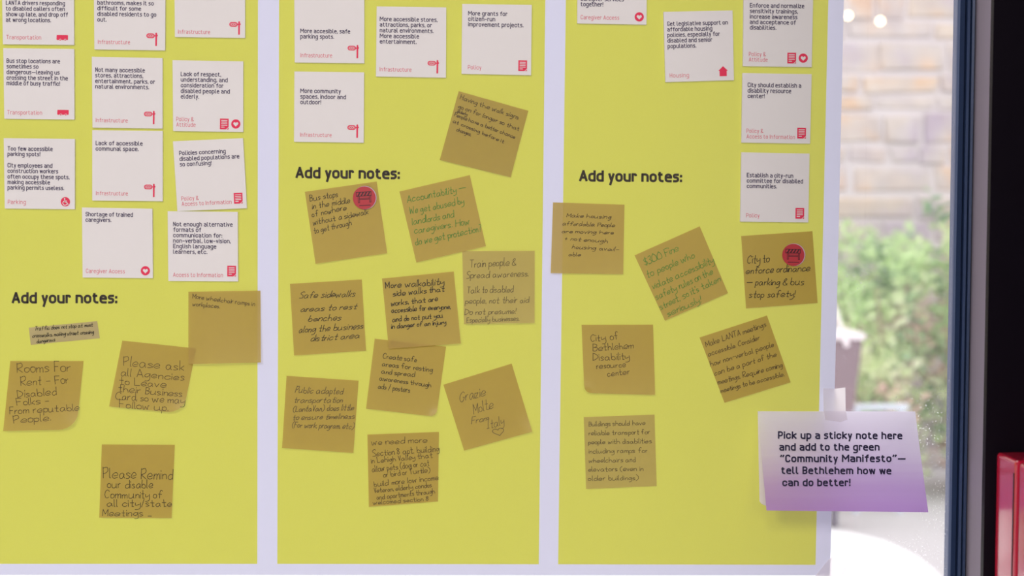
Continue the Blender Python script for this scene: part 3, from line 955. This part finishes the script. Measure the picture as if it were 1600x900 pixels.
note(cc('M2', (735, 213), (1131, 121), (1221, 521), (830, 612)),
     [('Accountability \u2014', 'M2', (780, 275), (1110, 208), 40), ('We get abused by', 'M2', (795, 340), (1098, 282), 40), ('landlords and', 'M2', (808, 400), (1042, 356), 38),
      ('caregivers. How', 'M2', (820, 450), (1127, 397), 38), ('do we get protection?', 'M2', (825, 516), (1197, 437), 38)],
     'tan sticky note in green ink about accountability and landlords', 'green', lift=0.002, hw=0.46, messy=0.38, slant=0.15, join=0.3, seed=9)
note([C('M2', 1088, 548), C('M2', 1496, 546), C('M3', 1495, 305), C('M3', 1098, 310)],
     [('Train people &', 'M2', (1130, 640), (1390, 628), 42), ('Spread awareness.', 'M2', (1112, 702), (1460, 690), 38), ('Talk to disabled', 'M3', (1115, 137), (1375, 131), 36),
      ('people, not their aid', 'M3', (1105, 196), (1463, 190), 34), ('Do not presume!', 'M3', (1102, 259), (1388, 252), 32), ('Especially businesses.', 'M3', (1113, 302), (1408, 291), 30)],
     'pale tan sticky note about training people and spreading awareness', 'grey', M_NOTE_PALE, layer=1, lift=0.003, hw=0.40, messy=0.3, slant=0.15, seed=10)
note(cc('M3', (119, 85), (523, 60), (547, 460), (142, 488)),
     [('Safe sidewalks', 'M3', (172, 165), (482, 155), 36), ('areas to rest', 'M3', (178, 242), (492, 226), 32), ('benches', 'M3', (220, 297), (402, 288), 34),
      ('along the business', 'M3', (168, 360), (530, 336), 36), ('district area', 'M3', (235, 408), (510, 388), 34)],
     'tan sticky note about safe sidewalks and benches, slanted black writing', 'black', lift=0.002, hw=0.46, messy=0.4, slant=0.35, join=0.5, seed=11)
note(cc('M3', (596, 393), (997, 438), (942, 832), (547, 786)),
     [('Create safe', 'M3', (642, 503), (832, 524), 30), ('areas for resting', 'M3', (637, 546), (920, 580), 28), ('and spread', 'M3', (633, 588), (820, 607), 28),
      ('awareness through', 'M3', (622, 626), (912, 666), 26), ('ads / posters', 'M3', (615, 672), (792, 696), 30)],
     'tan sticky note about safe areas for resting, its top under another note', 'black', lift=0.003, curl=('br', 0.16, 0.004, 0.09), hw=0.42, messy=0.35, seed=12)
note(cc('M3', (637, 55), (1040, 15), (1080, 420), (675, 450)),
     [('More walkability', 'M3', (657, 110), (985, 88), 34), ('side walks that', 'M3', (700, 154), (987, 126), 32), ('works, that are', 'M3', (688, 208), (950, 180), 30),
      ('accessible for everyone,', 'M3', (690, 247), (1020, 224), 28), ('and do not put you', 'M3', (695, 298), (978, 274), 28), ('in danger of an injury', 'M3', (690, 336), (998, 310), 26)],
     'tan sticky note about walkability in bold black writing, overlapping the note below', 'black', layer=1, lift=0.003, hw=0.56, messy=0.45, join=0.6, slant=0.1, seed=13)
note([C('M3', 100, 602), C('M3', 505, 629), C('M4', 350, 391), C('M4', 55, 370)],
     [('Public adapted', 'M3', (147, 697), (417, 704), 36), ('transportation', 'M3', (142, 752), (412, 752), 32), ('(LantaVan) does little', 'M3', (135, 804), (476, 794), 32),
      ('to ensure timeliness', 'M3', (135, 850), (480, 842), 30), ('(For work, program, etc)', 'M3', (130, 892), (477, 900), 32)],
     'tan sticky note about public adapted transportation, lower left of the middle panel', 'grey', lift=0.003, hw=0.42, messy=0.4, slant=0.3, join=0.3, seed=14)


def heart_line(k, put):
    c = C('M4', 950, 303)
    h = heart((0, 0), 9.0, 30)
    a = -0.25
    pts = [Vector((c.x + q.x * math.cos(a) - q.y * math.sin(a), c.y + 0.72 * (q.x * math.sin(a) + q.y * math.cos(a)))) for q in h]
    ribbon(k, pts + [pts[0]], 0.42, put, 0, False)


note([C('M3', 982, 652), C('M3', 1366, 533), C('M4', 1090, 303), C('M4', 808, 381)],
     [('Grazie', 'M4', (790, 181), (897, 153), 42), ('Molte', 'M4', (848, 230), (928, 204), 42), ('From', 'M4', (838, 272), (907, 256), 26), ('Italy', 'M4', (903, 292), (974, 272), 36)],
     'tan tilted sticky note with thanks from Italy and a drawn heart', 'grey', lift=0.003, curl=('br', 0.3, 0.003), hw=0.38, messy=0.35, slant=0.3, join=0.5, seed=15, extra=heart_line)
note(cc('M4', (408, 315), (704, 304), (700, 592), (414, 614)),
     [('we need more', 'M4', (425, 358), (655, 347), 24), ('Section 8 apt. building', 'M4', (430, 405), (705, 384), 26), ('in Lehigh Valley that', 'M4', (425, 434), (677, 410), 22),
      ('allow pets (dog or cat', 'M4', (428, 470), (664, 443), 24), ('or bird or Turtle)', 'M4', (475, 492), (668, 470), 22), ('build more low income', 'M4', (437, 530), (703, 502), 22),
      ('Veteran, elderly condos', 'M4', (437, 556), (674, 532), 20), ('and apartments through', 'M4', (447, 584), (687, 558), 20), ('welcomed section 8', 'M4', (432, 605), (660, 588), 18)],
     'tan sticky note asking for more apartments that allow pets, lowest of the middle panel', 'brown', lift=0.002, hw=0.40, messy=0.35, seed=16)
# right panel
note(cc('R2', (50, 271), (447, 284), (440, 670), (37, 664)),
     [('Make housing', 'R2', (125, 352), (370, 362), 22), ('affordable. People', 'R2', (103, 398), (392, 408), 22), ('are moving here', 'R2', (98, 440), (385, 448), 20),
      ('+ not enough', 'R2', (115, 480), (352, 496), 22), ('housing avail-', 'R2', (155, 527), (412, 542), 22), ('able', 'R2', (137, 568), (203, 570), 20)],
     'tan sticky note about affordable housing, overlapping the white gap between panels', 'brown', lift=0.003, hw=0.40, messy=0.4, slant=0.2, seed=17)
note([C('R2', 503, 565), C('R2', 865, 404), C('R2', 1022, 775), C('R3', 567, 63)],
     [('$300 Fine', 'R2', (560, 622), (750, 538), 42), ('to people who', 'R2', (575, 690), (836, 578), 40), ('violate accessibility', 'R2', (605, 755), (946, 605), 38),
      ('safety rules on the', 'R2', (625, 812), (940, 668), 38), ('street, so it\'s taken', 'R2', (648, 868), (982, 708), 38), ('seriously!', 'R2', (690, 905), (872, 826), 36)],
     'strongly tilted tan sticky note in green ink about a fine', 'green', lift=0.002, hw=0.46, messy=0.35, slant=0.15, seed=18)
note(cc('R2', (1095, 458), (1491, 431), (1520, 830), (1122, 860)),
     [('City to', 'R2', (1128, 611), (1250, 602), 44), ('enforce ordinance', 'R2', (1122, 668), (1477, 652), 38), ('\u2014 parking & bus', 'R2', (1125, 731), (1442, 729), 38), ('stop safety!', 'R2', (1140, 800), (1392, 796), 38)],
     'tan sticky note about parking and bus stop safety with a red round sticker', 'black', lift=0.002, hw=0.50, messy=0.35, slant=0.2, join=0.4, seed=19)
note(cc('R3', (176, 83), (511, 82), (521, 411), (189, 402)),
     [('City of', 'R3', (220, 162), (350, 150), 34), ('Bethlehem', 'R3', (230, 206), (418, 192), 32), ('Disability', 'R3', (230, 250), (400, 244), 32), ('resource', 'R3', (247, 288), (384, 280), 28), ('center', 'R3', (298, 325), (402, 313), 28)],
     'tan sticky note about a disability resource center, on the right panel', 'brown', lift=0.004, curl=('bl', 0.18, 0.004, 0.10), hw=0.42, messy=0.35, seed=20)
note(cc('R3', (729, 142), (1045, 39), (1156, 352), (846, 448)),
     [('Make LANTA meetings', 'R3', (760, 186), (1042, 90), 26), ('accessible. Consider', 'R3', (770, 230), (1010, 152), 24), ('how non-verbal people', 'R3', (780, 278), (1078, 184), 24),
      ('can be a part of the', 'R3', (800, 320), (1090, 230), 24), ('meetings. Require coming', 'R3', (816, 362), (1117, 280), 24), ('meetings to be accessible.', 'R3', (828, 402), (1127, 322), 22)],
     'tilted tan sticky note about accessible meetings, above the lilac sign', 'brown', lift=0.002, hw=0.42, messy=0.35, slant=0.15, join=0.35, seed=21)
note(cc('R3', (186, 515), (518, 503), (528, 838), (197, 852)),
     [('Buildings should have', 'R3', (210, 558), (475, 551), 22), ('reliable transport for', 'R3', (210, 600), (497, 594), 22), ('people with disabilities', 'R3', (208, 642), (505, 637), 22),
      ('including ramps for', 'R3', (210, 685), (484, 681), 22), ('wheelchairs and', 'R3', (210, 728), (428, 725), 22), ('elevators (even in', 'R3', (208, 770), (464, 766), 22), ('older buildings)', 'R3', (208, 813), (442, 809), 22)],
     'pale tan sticky note about buildings and ramps, lowest of the right panel', 'grey', M_NOTE_PALE, lift=0.002, hw=0.38, messy=0.3, seed=22)

# red round stickers with a drawn barrier
M_STICK = material('red_sticker', srgb(176, 42, 52), 0.45)
M_STICKRIM = material('lilac_sticker_edge', srgb(190, 165, 185), 0.5)
M_STICKINK = material('dark_sticker_print', srgb(66, 14, 26), 0.5)


def sticker(crop, c, r, tilt, label):
    p = C(crop, *c); R = r / CROP[crop][2]
    Y = -0.0034
    k = MB()
    put = lambda q: bp(q.x, q.y, Y)
    # paper disc with a thin edge
    def disc(cx, R_, Y0, Y1, m):
        ci = circle((cx[0], cx[1]), R_, 40)
        top = [bp(q.x, q.y, Y1) for q in ci]; bot = [Vector((v.x, Y0, v.z)) for v in top]
        n = len(top)
        k.add(top + bot, [tuple(range(n - 1, -1, -1))] + [(i, (i + 1) % n, n + (i + 1) % n, n + i) for i in range(n)], m)
    disc((p.x + 0.9, p.y - 0.2), R, -0.0024, -0.0030, 1)
    disc((p.x, p.y), R - 0.5, -0.0030, Y, 0)
    o = k.obj('round_sticker', [M_STICK, M_STICKRIM])
    tag(o, label, 'sticker', 'red round barrier stickers')
    ca, sa = math.cos(tilt), math.sin(tilt)
    u = R / 18.0
    T = lambda x, y: Vector((p.x + (x * ca - y * sa) * u, p.y + (x * sa + y * ca) * u))
    b = MB(); pp = lambda q: bp(q.x, q.y, Y - 0.0002)
    L = lambda pts, w=0.42: ribbon(b, [T(*q) for q in pts], w, pp, 0)
    L([(-12, -9), (11, -9), (11, -3), (-12, -3), (-12, -9)], 0.5)
    for x in (-11, -6, -1, 4):
        b.add([pp(T(x, -3)), pp(T(x + 2.6, -3)), pp(T(x + 6.4, -9)), pp(T(x + 3.8, -9))], [(0, 1, 2, 3)])
    L([(-9.5, -3), (-9.5, 7)]); L([(-7.5, -3), (-7.5, 7)]); L([(8, -3), (8, 7)]); L([(10, -3), (10, 7)])
    L([(-9.5, 7), (-7.5, 7)]); L([(8, 7), (10, 7)]); L([(-7.5, 0.5), (8, 0.5)]); L([(-7.5, 2.2), (8, 2.2)])
    L([(-8, 11.6), (9, 11.6)], 0.5)
    b.obj('barrier_drawing', M_STICKINK, o)


sticker('M2', (537, 249), 66, -0.06, 'red round barrier sticker on the bus stops note')
sticker('R2', (1385, 563), 63, 0.02, 'red round barrier sticker on the parking and bus stop safety note')

# ------------------------------------------------------------------ folded lilac sign
# sign paper: near-white at the top, lilac and streaky towards the lower edge
M_SIGN, nt, out = nodes_mat('lilac_fade_paper')
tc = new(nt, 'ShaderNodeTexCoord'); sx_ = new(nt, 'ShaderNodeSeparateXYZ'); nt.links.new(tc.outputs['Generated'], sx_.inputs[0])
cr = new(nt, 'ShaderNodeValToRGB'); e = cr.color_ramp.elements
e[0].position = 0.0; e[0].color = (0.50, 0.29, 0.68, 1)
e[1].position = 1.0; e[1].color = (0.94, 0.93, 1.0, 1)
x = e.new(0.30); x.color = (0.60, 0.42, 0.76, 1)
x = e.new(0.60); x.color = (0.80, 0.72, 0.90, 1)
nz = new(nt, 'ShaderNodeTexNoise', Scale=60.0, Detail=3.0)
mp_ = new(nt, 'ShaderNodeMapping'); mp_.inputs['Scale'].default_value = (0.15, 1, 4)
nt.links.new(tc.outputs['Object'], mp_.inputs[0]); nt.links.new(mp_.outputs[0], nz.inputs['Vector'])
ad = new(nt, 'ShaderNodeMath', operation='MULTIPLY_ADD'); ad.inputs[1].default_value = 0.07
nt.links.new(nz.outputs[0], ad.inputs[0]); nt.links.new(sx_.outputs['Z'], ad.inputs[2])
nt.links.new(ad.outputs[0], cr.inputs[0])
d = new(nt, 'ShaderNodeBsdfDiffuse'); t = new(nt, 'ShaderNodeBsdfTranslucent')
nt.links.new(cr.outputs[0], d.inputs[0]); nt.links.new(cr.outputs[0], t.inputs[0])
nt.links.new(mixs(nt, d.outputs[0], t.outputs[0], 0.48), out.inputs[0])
M_SIGNBACK = paper('pale_lilac_paper', (0.88, 0.83, 0.95, 1), 0.40)
M_SIGNTEXT = material('navy_print', srgb(26, 18, 62), 0.6)

YF, YBOT = -0.006, -0.056
T0, T1 = bp(1184.1, 642.6, YF), bp(1430, 643, YF)
B0, B1 = bp(1197.6, 797.6, YBOT), bp(1450.4, 800.4, YBOT)
nrm = (T1 - T0).cross(B0 - T0).normalized()
if nrm.y > 0: nrm = -nrm


def flap_put(q, up=0.0):
    dq = ray(q.x, q.y)
    tt = (T0 - CAM).dot(nrm) / dq.dot(nrm)
    return CAM + dq * tt + nrm * up


root = empty('folded_sign', Vector(((T0.x + T1.x) / 2, YF, min(B0.z, B1.z))))
tag(root, 'folded lilac paper sign about picking up a sticky note, taped to the poster edge', 'sign')
vs, fs = [], []
nx, ny = 20, 14
for j in range(ny + 1):
    t = j / ny
    for i in range(nx + 1):
        s = i / nx
        p = T0.lerp(T1, s).lerp(B0.lerp(B1, s), t)
        vs.append(p + nrm * (-0.0006 * math.sin(math.pi * t)))
fs = [(j * (nx + 1) + i, (j + 1) * (nx + 1) + i, (j + 1) * (nx + 1) + i + 1, j * (nx + 1) + i + 1) for j in range(ny) for i in range(nx)]
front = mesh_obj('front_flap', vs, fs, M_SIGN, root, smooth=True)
K0, K1 = bp(1186.6, 788.6, -0.003), bp(1432, 790, -0.003)
cut = K0 + Vector((0.006, 0, -0.003))
back = mesh_obj('back_flap', [T0 + Vector((0, 0.0008, 0)), T1 + Vector((0, 0.0008, 0)), K1, K0 + Vector((0.007, 0, -0.0012)), K0 + Vector((0.002, 0, 0.001)), K0 + Vector((0, 0, 0.004))],
                [(0, 5, 4, 3, 2, 1)], M_SIGNBACK, root)

SIGN = [('Pick up a sticky note here', (184, 298), (730, 300)), ('and add to the green', (190, 350), (630, 350)), ('\u201cCommunity Manifesto\u201d\u2014', (193, 401), (745, 400)),
        ('tell Bethlehem how we', (198, 452.5), (682, 454.5)), ('can do better!', (203, 506), (502, 506))]
k = MB()
for t_, a, b_ in SIGN:
    st, wd = din_layout(t_, gap=2.9, space=4.0)
    A, B = C('S', *a), C('S', *b_)
    mp2 = line_map(A + Vector((1, -1)), B + Vector((1, -1)), ((B - A).length - 2) / wd, 0.98)
    for q in st: ribbon(k, [mp2(p) for p in q], 1.16, lambda v: flap_put(v, 0.0006))
k.obj('sign_text', M_SIGNTEXT, root)

# ------------------------------------------------------------------ tape
M_TAPE, nt, out = nodes_mat('frosted_tape')
d = new(nt, 'ShaderNodeBsdfDiffuse', Color=(0.88, 0.83, 0.86, 1)); t = new(nt, 'ShaderNodeBsdfTranslucent', Color=(0.97, 0.95, 0.96, 1))
tr = new(nt, 'ShaderNodeBsdfTransparent', Color=(0.93, 0.88, 0.90, 1))
a = mixs(nt, d.outputs[0], t.outputs[0], 0.6); a = mixs(nt, a, tr.outputs[0], 0.24)
g = new(nt, 'ShaderNodeBsdfGlossy', Color=(1, 1, 1, 1), Roughness=0.3); a = mixs(nt, a, g.outputs[0], 0.05)
nt.links.new(a, out.inputs[0])
M_TAPEEDGE = material('tape_edge', (0.45, 0.40, 0.44), 0.5)


def tape(pts, puts, faces, label, edge):
    vs = [f(Vector(p)) for p, f in zip(pts, puts)]
    o = mesh_obj('tape_strip', vs, faces, M_TAPE)
    tag(o, label, 'tape', 'frosted tape strips')
    return o


fl = lambda q: flap_put(q, 0.0012)
pl = lambda q: bp(q.x, q.y, -0.0010)
fd = lambda q: bp(q.x, q.y, YF - 0.0010)
tape([(1286, 606.6), (1303, 607.4), (1320.8, 605.4), (1287.0, 641.8), (1303, 641.8), (1321.4, 641.8), (1288.8, 656.2), (1312.5, 660), (1323.5, 656.2)],
     [pl, pl, pl, fd, fd, fd, fl, fl, fl], [(0, 3, 4, 1), (1, 4, 5, 2), (3, 6, 7, 4), (4, 7, 8, 5)],
     'short frosted tape strip holding the top of the lilac sign', None)
tape([(1295.5, 873.4), (1298.6, 871.5), (1301.3, 867.9), (1304.0, 870.6), (1309.8, 871.2), (1315.5, 876), (1321.3, 884), (1323.6, 891.2), (1317.4, 899.5), (1296, 930), (1255, 922), (1273.4, 900.2)],
     [pl] * 12, [tuple(range(11, -1, -1))], 'torn frosted tape piece over the lower right corner of the poster', None)

# ------------------------------------------------------------------ black bookcase and red box files
M_BLACK = material('black_laminate', (0.004, 0.002, 0.006), 0.5)
M_BLACK.node_tree.nodes['Principled BSDF'].inputs['Specular IOR Level'].default_value = 0.15
M_BOX = material('glossy_red_plastic', (0.50, 0.008, 0.04), 0.16)
M_BOX.node_tree.nodes['Principled BSDF'].inputs['Coat Weight'].default_value = 1.0
M_BOX.node_tree.nodes['Principled BSDF'].inputs['Coat Roughness'].default_value = 0.12
YB = -0.20
Pf = bp(1554.5, 705.3, YB)
XB, ZT = Pf.x, Pf.z


def on_x(px, py):
    dq = ray(px, py); return CAM + dq * ((XB - CAM.x) / dq.x)


yn = on_x(1589.5, 725).y
DEP = YB - yn
BH = 0.30
bx0 = bp(1544.5, 450, -0.195).x
case = empty('bookcase', (XB + 0.14, -0.25, 0.0))
zs = ZT - BH
for nm, a, b_ in (('end_panel', (bx0, -0.195, 0.0), (XB + 0.30, -0.188, 2.2)), ('end_panel', (bx0, -0.82, 0.0), (XB + 0.30, -0.80, 2.2)),
                  ('back_panel', (XB + 0.29, -0.80, 0.0), (XB + 0.30, -0.195, 2.2)), ('shelf', (bx0, -0.80, zs - 0.02), (XB + 0.29, -0.195, zs)),
                  ('shelf', (bx0, -0.80, 0.05), (XB + 0.29, -0.195, 0.07)), ('shelf', (bx0, -0.80, 2.1), (XB + 0.29, -0.195, 2.12))):
    k = MB(); k.box(a, b_); k.obj(nm, M_BLACK, case)
tag(case, 'black bookcase standing close to the window jamb, holding red box files', 'bookcase')
labels = ['glossy red box file farthest back on the shelf, next to the window jamb', 'glossy red box file in front, cut by the right picture edge']
y1 = YB
for i, lb in enumerate(labels):
    y0 = y1 - DEP
    k = MB(); k.box((XB, y0 + 0.002, zs), (XB + 0.24, y1 - 0.002, ZT))
    o = k.obj('box_file', M_BOX); bevel(o, 0.004, 4)
    tag(o, lb, 'box file', 'red box files on the black shelf')
    # the closed lid shows as a fine groove round the top of the box
    k = MB(); k.box((XB - 0.0006, y0 + 0.006, zs + 0.05), (XB + 0.0004, y0 + 0.0075, ZT - 0.012)); k.obj('hinge_groove', M_SEAL, o)
    y1 = y0 - 0.0005

# ------------------------------------------------------------------ two small glowing spheres on cords, set beyond the glass
M_GLOW, nt, out = nodes_mat('warm_glow')
em = new(nt, 'ShaderNodeEmission', Color=(1.0, 0.74, 0.45, 1), Strength=9.0); nt.links.new(em.outputs[0], out.inputs[0])
M_CORD = material('pale_cord', (0.6, 0.58, 0.56), 0.6)
SY = 5.2
cs = [bp(px, py, SY) for px, py in ((1325, 24.5), (1375.5, 33))]
for c, lb in zip(cs, ('small warm glowing sphere outside, right at the poster edge near the top', 'small warm glowing sphere outside, in the middle of the glass before the stone wall')):
    root = empty('hanging_sphere', c)
    seg, rings, R = 16, 10, 0.016
    k = MB()
    vs = [c + Vector((R * math.sin(math.pi * j / rings) * math.cos(2 * math.pi * i / seg), R * math.sin(math.pi * j / rings) * math.sin(2 * math.pi * i / seg), R * math.cos(math.pi * j / rings)))
          for j in range(rings + 1) for i in range(seg)]
    k.add(vs, [(j * seg + i, j * seg + (i + 1) % seg, (j + 1) * seg + (i + 1) % seg, (j + 1) * seg + i) for j in range(rings) for i in range(seg)])
    k.obj('sphere', M_GLOW, root, True)
    k = MB(); tube(k, [c + Vector((0, 0, R * 0.9)), c + Vector((0, 0, R * 2.0)), (c.x, c.y, 3.6)], 0.003, 0.002); k.obj('cord', M_CORD, root)
    tag(root, lb, 'lamp', 'small hanging spheres')
k = MB(); tube(k, [(-2.9, SY + 1.3, 3.9), (cs[0].x, SY, 3.6), (cs[1].x, SY, 3.6), (3.6, SY + 1.3, 3.9)], 0.004, 0.004)
structure(k.obj('trim_2', M_CORD))
